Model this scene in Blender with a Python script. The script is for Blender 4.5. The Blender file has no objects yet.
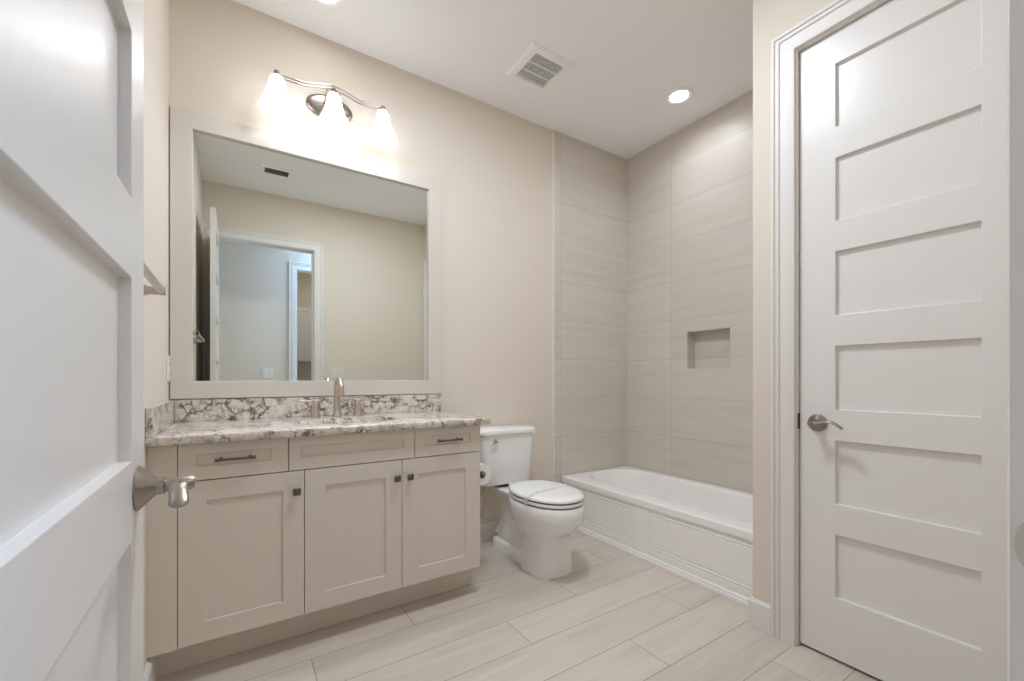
import bpy, bmesh, math, random
from mathutils import Vector, Matrix
random.seed(7)
PI = math.pi
SC = bpy.context.scene
COL = SC.collection

# ------------------------------------------------------------------ camera, world, exposure
cam_data = bpy.data.cameras.new('camera')
cam = bpy.data.objects.new('camera', cam_data)
COL.objects.link(cam)
cam.location = (0.0, 0.0, 1.097)
cam.rotation_euler = (PI / 2, 0.0, -0.577505)
cam_data.sensor_width = 36.0
cam_data.sensor_fit = 'HORIZONTAL'
cam_data.lens = 425.34 / 1024 * 36.0
cam_data.shift_y = (378.66 - 340.5) / 1024
cam_data.clip_start = 0.02
SC.camera = cam

world = bpy.data.worlds.new('world')
SC.world = world
world.use_nodes = True
world.node_tree.nodes['Background'].inputs[0].default_value = (0.70, 0.80, 1.0, 1)
world.node_tree.nodes['Background'].inputs[1].default_value = 0.5

SC.view_settings.view_transform = 'Standard'
SC.view_settings.look = 'None'
SC.view_settings.gamma = 1.0
SC.view_settings.use_curve_mapping = False
SC.cycles.max_bounces = 16
SC.cycles.diffuse_bounces = 12
SC.cycles.glossy_bounces = 6
SC.view_settings.exposure = 0.57

SHADE_GLOW = 1.8        # frosted shades of the vanity light
BULB_GLOW = 4.5         # bulbs inside the shades
LENS_GLOW = 14.0         # downlight lenses
CAN_TUB = 1.5            # watts of the downlight over the tub
CAN_VANITY = 1.6        # watts of the downlight near the vanity
HALL_FILL = 10.0  # watts of an unseen fill added under the hall ceiling
ADDED_WINDOW_GLOW = 12.0  # glow of the unseen window added at the hall end
PANTRY_FILL = 5.0  # watts of an unseen fill added to brighten the pantry
ROOM_FILL = 17.0         # unseen ceiling fill added over the middle of the room, no fixture

def area_lamp(name, loc, size, watts, color, spread=PI):
    d = bpy.data.lights.new(name, 'AREA')
    d.shape = 'DISK'
    d.size = size
    d.energy = watts
    d.color = color
    d.spread = spread
    o = bpy.data.objects.new(name, d)
    COL.objects.link(o)
    o.location = loc
    return o

H = 2.955            # ceiling height
YA = 2.5             # vanity wall
XL = -0.253          # left wall
XC = 1.93            # closet wall
XB = 2.786           # tiled wall at the long side of the tub
YE = 0.080           # entry wall (room face)
YW = 1.0             # end of the closet wall / tub alcove
CAN1 = (2.446, 1.743)
CAN2 = (0.36, 2.20)
area_lamp('lamp_over_tub', (CAN1[0], CAN1[1], H - 0.012), 0.12, CAN_TUB, (0.92, 1.0, 1.12), 2.6)
area_lamp('lamp_over_vanity', (CAN2[0], CAN2[1], H - 0.012), 0.12, CAN_VANITY, (0.92, 1.0, 1.12), 1.5)
area_lamp('added_fill_room', (0.90, 1.26, H - 0.012), 0.40, ROOM_FILL, (0.91, 1.0, 1.11))  # added fill light, no fixture built for it
area_lamp('added_fill_hall', (1.2, -0.46, H - 0.012), 0.30, HALL_FILL, (0.48, 0.84, 1.45))  # added cool fill for the hall
area_lamp('added_fill_pantry', (1.2, -1.8, H - 0.012), 0.16, PANTRY_FILL, (1.0, 0.94, 0.85))  # added warm fill for the pantry

# ------------------------------------------------------------------ mesh helpers
def tag(o, label=None, cat=None, group=None, kind=None):
    if label: o['label'] = label
    if cat: o['category'] = cat
    if group: o['group'] = group
    if kind: o['kind'] = kind
    return o

def thing(name, label, cat, loc=(0, 0, 0), group=None):
    o = bpy.data.objects.new(name, None)
    o.empty_display_size = 0.05
    COL.objects.link(o)
    o.location = loc
    return tag(o, label, cat, group)

def world_loc(o):
    v = Vector((0, 0, 0))
    while o is not None:
        v += o.location
        o = o.parent
    return v

def obj(name, bm, mat, parent=None, smooth=None, loc=None):
    """Link bm (built in world coordinates) as one mesh object."""
    me = bpy.data.meshes.new(name)
    bmesh.ops.recalc_face_normals(bm, faces=bm.faces)
    base = world_loc(parent) if parent else Vector(loc or (0, 0, 0))
    bm.transform(Matrix.Translation(-base))
    bm.to_mesh(me)
    bm.free()
    mats = mat if isinstance(mat, (list, tuple)) else [mat]
    for m in mats:
        me.materials.append(m)
    if smooth is not None:
        me.polygons.foreach_set('use_smooth', [True] * len(me.polygons))
        me.set_sharp_from_angle(angle=math.radians(smooth))
    o = bpy.data.objects.new(name, me)
    COL.objects.link(o)
    if parent:
        o.parent = parent
    else:
        o.location = base
    return o

def B():
    return bmesh.new()

def box(bm, x0, x1, y0, y1, z0, z1, bev=0.0, seg=2, mi=0):
    t = bmesh.new()
    vs = [t.verts.new((x, y, z)) for x in (x0, x1) for y in (y0, y1) for z in (z0, z1)]
    for f in ((0, 1, 3, 2), (4, 6, 7, 5), (0, 4, 5, 1), (2, 3, 7, 6), (0, 2, 6, 4), (1, 5, 7, 3)):
        t.faces.new([vs[i] for i in f])
    bmesh.ops.recalc_face_normals(t, faces=t.faces)
    if bev > 0:
        bmesh.ops.bevel(t, geom=t.edges[:], offset=bev, segments=seg, profile=0.5, affect='EDGES')
    merge(bm, t, mi)
    return bm

def merge(bm, t, mi=0):
    me = bpy.data.meshes.new('tmp')
    for f in t.faces:
        f.material_index = mi
    t.to_mesh(me)
    t.free()
    bm.from_mesh(me)
    bpy.data.meshes.remove(me)

def lathe(bm, prof, center, axis='z', n=32, cap=True, mi=0, sx=1.0, sy=1.0):
    """prof: list of (radius, height along axis)."""
    t = bmesh.new()
    rings = []
    for r, h in prof:
        ring = []
        for i in range(n):
            a = 2 * PI * i / n
            u, v = r * math.cos(a) * sx, r * math.sin(a) * sy
            p = {'z': (u, v, h), 'x': (h, u, v), 'y': (u, h, v)}[axis]
            ring.append(t.verts.new(Vector(p) + Vector(center)))
        rings.append(ring)
    for a, b in zip(rings, rings[1:]):
        for i in range(n):
            t.faces.new((a[i], a[(i + 1) % n], b[(i + 1) % n], b[i]))
    if cap:
        for ring in (rings[0], rings[-1]):
            t.faces.new(ring)
    bmesh.ops.recalc_face_normals(t, faces=t.faces)
    merge(bm, t, mi)
    return bm

def loft(bm, rings, cap0=True, cap1=True, closed=True, mi=0):
    t = bmesh.new()
    R = [[t.verts.new(p) for p in ring] for ring in rings]
    n = len(R[0])
    for a, b in zip(R, R[1:]):
        for i in range(n if closed else n - 1):
            t.faces.new((a[i], a[(i + 1) % n], b[(i + 1) % n], b[i]))
    if cap0: t.faces.new(R[0])
    if cap1: t.faces.new(R[-1])
    bmesh.ops.recalc_face_normals(t, faces=t.faces)
    merge(bm, t, mi)
    return bm

def catmull(pts, sub=6):
    pts = [Vector(p) for p in pts]
    out = []
    for i in range(len(pts) - 1):
        p0 = pts[max(i - 1, 0)]; p1 = pts[i]; p2 = pts[i + 1]; p3 = pts[min(i + 2, len(pts) - 1)]
        for k in range(sub):
            t = k / sub
            out.append(0.5 * ((2 * p1) + (p2 - p0) * t + (2 * p0 - 5 * p1 + 4 * p2 - p3) * t * t
                              + (3 * p1 - p0 - 3 * p2 + p3) * t * t * t))
    out.append(pts[-1])
    return out

def tube(bm, pts, r, n=12, ry=None, up=(0, 0, 1), radii=None, mi=0):
    """Swept round (or elliptic: r along side, ry along up) section."""
    pts = [Vector(p) for p in pts]
    rings = []
    for i, p in enumerate(pts):
        d = (pts[min(i + 1, len(pts) - 1)] - pts[max(i - 1, 0)]).normalized()
        u = Vector(up)
        s = d.cross(u)
        if s.length < 1e-4:
            s = d.cross(Vector((1, 0, 0)))
        s.normalize()
        w = s.cross(d).normalized()
        if radii:
            a, b = radii[i] if isinstance(radii[i], tuple) else (radii[i], radii[i])
        else:
            a, b = r, (ry or r)
        rings.append([p + s * (a * math.cos(2 * PI * k / n)) + w * (b * math.sin(2 * PI * k / n)) for k in range(n)])
    return loft(bm, rings, mi=mi)

def superellipse(cx, cy, a, b, z, n=40, e=2.0, a_neg=None):
    out = []
    for i in range(n):
        t = 2 * PI * i / n
        c, s = math.cos(t), math.sin(t)
        x = abs(c) ** (2 / e) * (1 if c >= 0 else -1)
        y = abs(s) ** (2 / e) * (1 if s >= 0 else -1)
        out.append(Vector((cx + a * x, cy + b * y, z)))
    return out

def quad(bm, pts, mi=0):
    f = bm.faces.new([bm.verts.new(p) for p in pts])
    f.material_index = mi
    return f

def sweep_profile(bm, prof, path, axes):
    """prof list of (a,b); path list of (origin, u, v) mitred frames."""
    rings = [[Vector(o) + Vector(u) * a + Vector(v) * b for a, b in prof] for o, u, v in path]
    return loft(bm, rings)

# ------------------------------------------------------------------ material helpers
class NT:
    def __init__(self, name):
        self.m = bpy.data.materials.new(name)
        self.m.use_nodes = True
        self.t = self.m.node_tree
        self.b = self.t.nodes['Principled BSDF']
        self._o = None
    def node(self, typ, **kw):
        n = self.t.nodes.new(typ)
        for k, v in kw.items():
            setattr(n, k, v)
        return n
    def link(self, a, b):
        self.t.links.new(a, b)
    def obj(self):
        if self._o is None:
            self._o = self.node('ShaderNodeTexCoord').outputs['Object']
        return self._o
    def _in(self, sock, v):
        if isinstance(v, (int, float)):
            sock.default_value = v
        elif isinstance(v, tuple):
            sock.default_value = v if len(v) == len(sock.default_value) else tuple(v) + (1,)
        else:
            self.link(v, sock)
    def math(self, op, a, b=0.0, clamp=False):
        n = self.node('ShaderNodeMath', operation=op, use_clamp=clamp)
        self._in(n.inputs[0], a)
        self._in(n.inputs[1], b)
        return n.outputs[0]
    def sep(self, v):
        n = self.node('ShaderNodeSeparateXYZ')
        self.link(v, n.inputs[0])
        return n.outputs
    def comb(self, x, y, z):
        n = self.node('ShaderNodeCombineXYZ')
        for i, v in enumerate((x, y, z)):
            self._in(n.inputs[i], v)
        return n.outputs[0]
    def scale(self, v, s):
        n = self.node('ShaderNodeVectorMath', operation='MULTIPLY')
        self.link(v, n.inputs[0])
        n.inputs[1].default_value = s
        return n.outputs[0]
    def vadd(self, a, b):
        n = self.node('ShaderNodeVectorMath', operation='ADD')
        self.link(a, n.inputs[0])
        self._in(n.inputs[1], b)
        return n.outputs[0]
    def noise(self, vec, scale, detail=3.0, rough=0.5, out='Fac', dist=0.0):
        n = self.node('ShaderNodeTexNoise')
        if vec is not None: self.link(vec, n.inputs['Vector'])
        n.inputs['Scale'].default_value = scale
        n.inputs['Detail'].default_value = detail
        n.inputs['Roughness'].default_value = rough
        n.inputs['Distortion'].default_value = dist
        return n.outputs[out]
    def ramp(self, f, stops):
        n = self.node('ShaderNodeValToRGB')
        cr = n.color_ramp
        while len(cr.elements) < len(stops):
            cr.elements.new(0.5)
        for e, (p, c) in zip(cr.elements, stops):
            e.position = p
            e.color = tuple(c) + (1,) if len(c) == 3 else c
        self.link(f, n.inputs[0])
        return n.outputs[0]
    def mix(self, f, a, b):
        n = self.node('ShaderNodeMix', data_type='RGBA')
        self._in(n.inputs[0], f)
        self._in(n.inputs[6], a)
        self._in(n.inputs[7], b)
        return n.outputs[2]
    def bump(self, h, strength, dist=0.01):
        n = self.node('ShaderNodeBump')
        n.inputs['Strength'].default_value = strength
        n.inputs['Distance'].default_value = dist
        self.link(h, n.inputs['Height'])
        self.link(n.outputs[0], self.b.inputs['Normal'])

def plain(name, color, rough=0.5, metal=0.0, spec=0.5, coat=0.0, bump=None, var=0.0):
    n = NT(name)
    n.b.inputs['Roughness'].default_value = rough
    n.b.inputs['Metallic'].default_value = metal
    n.b.inputs['Specular IOR Level'].default_value = spec
    n.b.inputs['Coat Weight'].default_value = coat
    n.b.inputs['Coat Roughness'].default_value = 0.08
    if var > 0:
        f = n.noise(n.obj(), 3.0, 3)
        lo = tuple(c * (1 - var) for c in color)
        hi = tuple(min(1, c * (1 + var)) for c in color)
        n._in(n.b.inputs['Base Color'], n.ramp(f, [(0.3, lo), (0.7, hi)]))
    else:
        n.b.inputs['Base Color'].default_value = tuple(color) + (1,)
    if bump:
        n.bump(n.noise(n.obj(), bump[0], 2), bump[1], bump[2] if len(bump) > 2 else 0.001)
    return n.m

def glow(name, color, strength, base=(0.9, 0.9, 0.9)):
    n = NT(name)
    n.b.inputs['Base Color'].default_value = tuple(base) + (1,)
    n.b.inputs['Emission Color'].default_value = tuple(color) + (1,)
    n.b.inputs['Emission Strength'].default_value = strength
    n.b.inputs['Roughness'].default_value = 0.4
    return n.m

def tile_material(name, axis, joints, width, z0, pitch):
    """Large stone-look wall tile, stacked; thin light joints and soft horizontal veining."""
    n = NT(name)
    s = n.sep(n.obj())
    u = s[axis]
    z = s[2]
    gw = 0.0028
    def joint(c, off, per):
        t = n.math('FRACT', n.math('DIVIDE', n.math('SUBTRACT', c, off - per * 50), per))
        d = n.math('MULTIPLY', n.math('MINIMUM', t, n.math('SUBTRACT', 1.0, t)), per)
        return n.math('LESS_THAN', d, gw / 2)
    g = n.math('MAXIMUM', joint(z, z0, pitch), joint(u, joints, width))
    row = n.math('FLOOR', n.math('DIVIDE', n.math('SUBTRACT', z, z0 - pitch * 50), pitch))
    colm = n.math('FLOOR', n.math('DIVIDE', n.math('SUBTRACT', u, joints - width * 50), width))
    tid = n.math('ADD', n.math('MULTIPLY', row, 3.7), n.math('MULTIPLY', colm, 11.3))
    v = n.comb(n.math('MULTIPLY', u, 1.1), tid, n.math('MULTIPLY', z, 16.0))
    f1 = n.noise(v, 1.3, 5, 0.55, dist=0.5)
    v2 = n.comb(n.math('MULTIPLY', u, 3.0), tid, n.math('MULTIPLY', z, 90.0))
    f2 = n.noise(v2, 1.0, 3, 0.5)
    f = n.math('ADD', n.math('MULTIPLY', f1, 0.72), n.math('MULTIPLY', f2, 0.28))
    c = n.ramp(f, [(0.30, (0.585, 0.535, 0.475)), (0.50, (0.635, 0.585, 0.525)), (0.72, (0.67, 0.62, 0.56))])
    wn = n.node('ShaderNodeTexWhiteNoise', noise_dimensions='1D')
    n.link(tid, wn.inputs['W'])
    k = n.math('ADD', n.math('MULTIPLY', wn.outputs['Value'], 0.07), 0.955)
    mul = n.node('ShaderNodeMix', data_type='RGBA', blend_type='MULTIPLY')
    mul.inputs[0].default_value = 1.0
    n.link(c, mul.inputs[6])
    n.link(n.comb(k, k, k), mul.inputs[7])
    c = n.mix(g, mul.outputs[2], (0.46, 0.41, 0.35))
    n.link(c, n.b.inputs['Base Color'])
    n.b.inputs['Roughness'].default_value = 0.42
    n.bump(n.math('SUBTRACT', n.math('MULTIPLY', f2, 0.15), n.math('MULTIPLY', g, 1.0)), 0.5, 0.001)
    return n.m

def floor_material():
    n = NT('floor_plank_tile')
    s = n.sep(n.obj())
    x, y = s[0], s[1]
    pw, pl = 0.1975, 1.2
    ry = n.math('DIVIDE', n.math('ADD', y, 60 * pw - 1.032), pw)
    row = n.math('FLOOR', ry)
    fy = n.math('FRACT', ry)
    # rows step back by 0.78 m; the row from y=1.23 has a joint at x=1.81
    off = n.math('MULTIPLY', n.math('SUBTRACT', row, 61.0), 0.78)
    rx = n.math('DIVIDE', n.math('ADD', n.math('ADD', x, off), 100 * pl - 1.81), pl)
    colm = n.math('FLOOR', rx)
    fx = n.math('FRACT', rx)
    def edge(f, per, w):
        d = n.math('MULTIPLY', n.math('MINIMUM', f, n.math('SUBTRACT', 1.0, f)), per)
        return n.math('LESS_THAN', d, w / 2)
    g = n.math('MAXIMUM', edge(fy, pw, 0.003), edge(fx, pl, 0.003))
    pid = n.math('ADD', n.math('MULTIPLY', row, 5.31), n.math('MULTIPLY', colm, 17.7))
    v = n.comb(n.math('MULTIPLY', x, 1.0), n.math('MULTIPLY', y, 9.0), pid)
    f1 = n.noise(v, 1.5, 4, 0.55, dist=1.0)
    v2 = n.comb(n.math('MULTIPLY', x, 3.0), n.math('MULTIPLY', y, 70.0), pid)
    f2 = n.noise(v2, 1.0, 3, 0.5)
    f = n.math('ADD', n.math('MULTIPLY', f1, 0.7), n.math('MULTIPLY', f2, 0.3))
    c = n.ramp(f, [(0.30, (0.53, 0.47, 0.405)), (0.48, (0.605, 0.54, 0.475)), (0.70, (0.655, 0.595, 0.53))])
    wn = n.node('ShaderNodeTexWhiteNoise', noise_dimensions='1D')
    n.link(pid, wn.inputs['W'])
    k = n.math('ADD', n.math('MULTIPLY', wn.outputs['Value'], 0.10), 0.94)
    mul = n.node('ShaderNodeMix', data_type='RGBA', blend_type='MULTIPLY')
    mul.inputs[0].default_value = 1.0
    n.link(c, mul.inputs[6])
    n.link(n.comb(k, k, k), mul.inputs[7])
    c = n.mix(g, mul.outputs[2], (0.27, 0.22, 0.18))
    n.link(c, n.b.inputs['Base Color'])
    n.b.inputs['Roughness'].default_value = 0.38
    n.bump(n.math('SUBTRACT', n.math('MULTIPLY', f2, 0.12), g), 0.5, 0.001)
    return n.m

def quartz_material():
    n = NT('cream_quartz_with_brown_veins')
    o = n.obj()
    w = n.noise(o, 14.0, 5, 0.65, out='Color')
    vw = n.node('ShaderNodeVectorMath', operation='SCALE')
    n.link(w, vw.inputs[0])
    vw.inputs['Scale'].default_value = 0.13
    p = n.vadd(o, vw.outputs[0])
    def veins(scale, hi):
        v = n.node('ShaderNodeTexVoronoi', feature='DISTANCE_TO_EDGE')
        v.inputs['Scale'].default_value = scale
        n.link(p, v.inputs['Vector'])
        return n.ramp(v.outputs['Distance'], [(0.0, (1, 1, 1)), (hi * 0.45, (0.75, 0.75, 0.75)), (hi, (0, 0, 0))])
    a = veins(15.0, 0.10)
    b = veins(34.0, 0.12)
    patch = n.ramp(n.noise(o, 13.0, 4, 0.6), [(0.43, (0, 0, 0)), (0.58, (1, 1, 1))])
    patch2 = n.ramp(n.noise(n.vadd(o, (3.1, 1.7, 5.0)), 18.0, 4, 0.6), [(0.46, (0, 0, 0)), (0.62, (1, 1, 1))])
    base = n.ramp(n.noise(o, 30.0, 5, 0.65), [(0.28, (0.40, 0.34, 0.28)), (0.42, (0.65, 0.585, 0.51)), (0.60, (0.75, 0.69, 0.62)), (0.75, (0.83, 0.78, 0.715))])
    c = n.mix(n.math('MULTIPLY', b, n.math('MULTIPLY', patch2, 0.85)), base, (0.17, 0.125, 0.10))
    c = n.mix(n.math('MULTIPLY', a, n.math('MULTIPLY', patch, 0.95)), c, (0.075, 0.055, 0.046))
    n.link(c, n.b.inputs['Base Color'])
    n.b.inputs['Roughness'].default_value = 0.16
    return n.m

M = {}
M['wall'] = plain('wall_paint', (0.71, 0.64, 0.555), 0.75, bump=(260, 0.08))
M['ceiling'] = plain('ceiling_paint', (0.90, 0.905, 0.91), 0.85, bump=(200, 0.08))
M['trim'] = plain('white_trim_paint', (0.755, 0.73, 0.70), 0.45)
M['door'] = plain('door_paint', (0.77, 0.748, 0.725), 0.29, bump=(420, 0.02, 0.0005))
M['cabinet'] = plain('greige_cabinet_paint', (0.655, 0.595, 0.52), 0.42)
M['cabinet_groove'] = plain('cabinet_shadow_gap', (0.16, 0.13, 0.10), 0.8)
M['quartz'] = quartz_material()
M['frame'] = plain('greige_mirror_frame', (0.645, 0.595, 0.535), 0.45)
M['mirror'] = plain('mirror_silver', (0.80, 0.83, 0.79), 0.0, 1.0)
M['nickel'] = plain('brushed_nickel', (0.60, 0.53, 0.455), 0.30, 1.0)
M['nickel_dark'] = plain('satin_nickel', (0.36, 0.315, 0.275), 0.30, 1.0)
M['fixture'] = plain('fixture_nickel', (0.33, 0.285, 0.25), 0.28, 1.0)
M['bronze'] = plain('dark_pewter', (0.16, 0.13, 0.105), 0.38, 1.0)
M['chrome'] = plain('chrome', (0.75, 0.75, 0.75), 0.12, 1.0)
M['chrome_dark'] = plain('polished_chrome', (0.55, 0.54, 0.52), 0.15, 1.0)
M['porcelain'] = plain('white_porcelain', (0.86, 0.855, 0.845), 0.09, coat=0.3)
M['seat'] = plain('white_seat_plastic', (0.83, 0.83, 0.815), 0.22)
M['rubber_gap'] = plain('rubber_and_gap_shade', (0.06, 0.06, 0.06), 0.7)  # tank gasket, and the painted shade in the seat gaps
M['acrylic'] = plain('white_tub_acrylic', (0.88, 0.87, 0.85), 0.16, coat=0.2)
M['white_plastic'] = plain('white_plastic', (0.90, 0.895, 0.88), 0.4)
M['plate'] = plain('wall_plate_plastic', (0.76, 0.725, 0.68), 0.4)
M['grey_louvre'] = plain('grey_register_louvres', (0.42, 0.41, 0.39), 0.6)
M['dark'] = plain('cavity_shade', (0.02, 0.02, 0.02), 0.9)  # near-black standing in for shade inside openings
M['tissue'] = plain('tissue_paper', (0.86, 0.85, 0.83), 0.95, bump=(300, 0.2))
M['core'] = plain('cardboard_core', (0.36, 0.27, 0.19), 0.9)
M['hose'] = plain('white_braided_hose', (0.72, 0.72, 0.70), 0.45)
M['shade'] = glow('lit_frosted_glass', (0.965, 1.0, 1.045), SHADE_GLOW)
M['bulb'] = glow('lit_bulb', (0.965, 1.0, 1.045), BULB_GLOW)
M['lens'] = glow('lit_downlight_lens', (1.0, 0.97, 0.93), LENS_GLOW)
M['daylight'] = glow('added_window_glow', (0.62, 0.80, 1.0), ADDED_WINDOW_GLOW)  # glowing pane added as unseen daylight for the hall
M['floor'] = floor_material()
M['tile_back'] = tile_material('wall_tile_short_side', 0, 2.063, 0.75, 0.362, 0.2945)
M['tile_long'] = tile_material('wall_tile_long_side', 1, 2.05, 0.61, 0.362, 0.2945)
M['tile_trim'] = plain('tile_edge_trim', (0.78, 0.74, 0.69), 0.4)

def paper_band():
    n = NT('printed_paper_band')
    o = n.obj()
    f = n.noise(o, 70.0, 2)
    c = n.ramp(f, [(0.44, (0.84, 0.85, 0.84)), (0.50, (0.40, 0.46, 0.48)), (0.57, (0.84, 0.85, 0.84))])
    n.link(c, n.b.inputs['Base Color'])
    n.b.inputs['Roughness'].default_value = 0.8
    return n.m
M['band'] = paper_band()

# ------------------------------------------------------------------ the room
def struct(name, bm, mat, label, cat, smooth=None):
    return tag(obj(name, bm, mat, None, smooth), label, cat, kind='structure')

struct('floor', box(B(), -1.3, 3.3, -3.0, 2.62, -0.1, 0.0), M['floor'],
       'pale greige wood-look plank tile floor running under the vanity and toilet', 'floor')
struct('ceiling', box(B(), -1.3, 3.3, -3.0, 2.62, H, H + 0.1), M['ceiling'],
       'flat off-white ceiling over the bathroom', 'ceiling')
struct('wall_back', box(B(), XL - 0.1, 3.0, YA, YA + 0.12, 0, H), M['wall'],
       'beige painted wall behind the vanity mirror and toilet tank', 'wall')
struct('wall_left', box(B(), XL - 0.12, XL, YE - 0.12, YA, 0, H), M['wall'],
       'narrow beige wall between the open door and the mirror', 'wall')
wc = B()
box(wc, XC, XC + 0.115, 0.84, YW, 0, H)
box(wc, XC, XC + 0.115, YE - 0.12, 0.17, 0, H)
box(wc, XC, XC + 0.115, 0.17, 0.84, 2.46, H)
box(wc, XC + 0.115, 3.0, YW - 0.115, YW, 0, H)
struct('wall_closet', wc, M['wall'], 'beige wall around the tall closed door beside the tub', 'wall')
struct('wall_closet_inner', box(B(), XC + 0.6, XC + 0.65, -0.05, YW - 0.115, 0, H), M['wall'],
       'painted wall inside the closet behind the tall closed door', 'wall')
we = B()
box(we, XL, -0.186, YE - 0.12, YE, 0, H)
box(we, 0.718, XC, YE - 0.12, YE, 0, H)
box(we, -0.186, 0.718, YE - 0.12, YE, 2.46, H)
struct('wall_front', we, M['wall'], 'beige wall with the entry doorway, seen in the mirror', 'wall')

# tiled alcove: short side with its trim edge, long side with the recessed niche
TX0 = 1.986
tb = B()
box(tb, TX0 + 0.008, XB, YA - 0.010, YA + 0.002, 0.0, H)
wt = struct('wall_tub_back', tb, M['tile_back'], 'stone-look tiled wall at the head of the tub', 'tiled wall')
tag(obj('trim_1', box(B(), TX0, TX0 + 0.012, YA - 0.0150, YA, 0.0, H, 0.001), M['tile_trim']),
    'thin pale vertical edge strip where the tile meets painted wall', 'trim', kind='structure')
NY0, NY1, NZ0, NZ1, ND = 1.594, 1.916, 1.170, 1.440, 0.092
tl = B()
ys = [YW, NY0, NY1, YA]
zs = [0.0, NZ0, NZ1, H]
for i in range(3):
    for j in range(3):
        if i == 1 and j == 1:
            continue
        box(tl, XB, XB + 0.03, ys[i], ys[i + 1], zs[j], zs[j + 1])
box(tl, XB + ND, XB + ND + 0.02, NY0 - 0.02, NY1 + 0.02, NZ0 - 0.02, NZ1 + 0.02)
box(tl, XB + 0.03, XB + ND, NY0 - 0.02, NY0, NZ0 - 0.02, NZ1 + 0.02)
box(tl, XB + 0.03, XB + ND, NY1, NY1 + 0.02, NZ0 - 0.02, NZ1 + 0.02)
box(tl, XB + 0.03, XB + ND, NY0, NY1, NZ0 - 0.02, NZ0)
box(tl, XB + 0.03, XB + ND, NY0, NY1, NZ1, NZ1 + 0.02)
struct('wall_right', tl, M['tile_long'], 'stone-look tiled wall along the tub with a recessed niche', 'tiled wall')
struct('wall_right_outer', box(B(), XB + ND + 0.02, XB + ND + 0.1, YW - 0.115, YA + 0.12, 0, H), M['wall'],
       'outer wall hidden behind the tiled tub wall', 'wall')

# baseboards
def base_prof(bm, axis, a0, a1, face, sgn, h=0.125, t=0.014):
    """Baseboard with a bevelled top; axis = run direction, face = wall coordinate, sgn = direction into the room."""
    prof = [(0, 0), (t, 0), (t, h - 0.012), (t * 0.45, h - 0.002), (t * 0.45, h), (0, h)]
    rings = []
    for a in (a0, a1):
        ring = []
        for d, z in prof:
            ring.append(Vector((a, face + sgn * d, z)) if axis == 'x' else Vector((face + sgn * d, a, z)))
        rings.append(ring)
    return loft(bm, rings)
struct('baseboard_back', base_prof(B(), 'x', 1.05, 1.99, YA, -1), M['trim'],
       'white baseboard along the wall behind the toilet', 'baseboard')
struct('baseboard_left', base_prof(B(), 'y', YE, 2.02, XL, 1), M['trim'],
       'white baseboard meeting the toe kick at the left wall', 'baseboard')
bc = B()
BP = [(0, 0), (0.014, 0), (0.014, 0.113), (0.0063, 0.123), (0.0063, 0.125), (0, 0.125)]
loft(bc, [[Vector((XC - d, 0.919, z)) for d, z in BP], [Vector((XC - d, YW + d, z)) for d, z in BP], [Vector((XC + 0.125, YW + d, z)) for d, z in BP]])
struct('baseboard_closet', bc, M['trim'], 'short white baseboard between the tub and the closed door casing', 'baseboard')
struct('baseboard_front', base_prof(B(), 'x', 0.797, XC, YE, 1), M['trim'],
       'white baseboard below the switch beside the entry doorway', 'baseboard')

# casings (profiled, mitred) -----------------------------------------------------
CPROF = [(0.0, 0.0), (0.0, 0.012), (0.003, 0.014), (0.048, 0.014), (0.050, 0.009), (0.055, 0.009), (0.058, 0.016), (0.063, 0.017),
         (0.066, 0.011), (0.073, 0.011), (0.076, 0.018), (0.080, 0.020), (0.085, 0.020), (0.088, 0.018), (0.090, 0.015), (0.090, 0.0)]
def casing(bm, axis, a0, a1, top, face, sgn):
    """U-shaped casing round an opening a0..a1 along axis; offset grows outward."""
    def P(a, z, d):
        return Vector((a, face + sgn * d, z)) if axis == 'x' else Vector((face + sgn * d, a, z))
    r0 = [P(a0 - o, 0, d) for o, d in CPROF]
    r1 = [P(a0 - o, top + o, d) for o, d in CPROF]
    r2 = [P(a1 + o, top + o, d) for o, d in CPROF]
    r3 = [P(a1 + o, 0, d) for o, d in CPROF]
    return loft(bm, [r0, r1, r2, r3])

# closet door frame: casing + jamb + stop
cc = B()
casing(cc, 'y', 0.182, 0.828, 2.448, XC, -1)
box(cc, XC - 0.001, XC + 0.115, 0.823, 0.841, 0, 2.462)
box(cc, XC - 0.001, XC + 0.115, 0.168, 0.187, 0, 2.462)
box(cc, XC - 0.001, XC + 0.115, 0.187, 0.823, 2.443, 2.462)
box(cc, 1.992, 2.03, 0.811, 0.823, 0, 2.443)
box(cc, 1.992, 2.03, 0.187, 0.199, 0, 2.443)
box(cc, 1.992, 2.03, 0.199, 0.811, 2.431, 2.443)
tr2 = struct('trim_2', cc, M['trim'], 'white profiled casing around the closed closet door', 'door casing', 40)
obj('strike_plate', box(B(), XC + 0.004, XC + 0.030, 0.8215, 0.8245, 0.890, 0.955, 0.001), M['bronze'], tr2)

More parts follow.
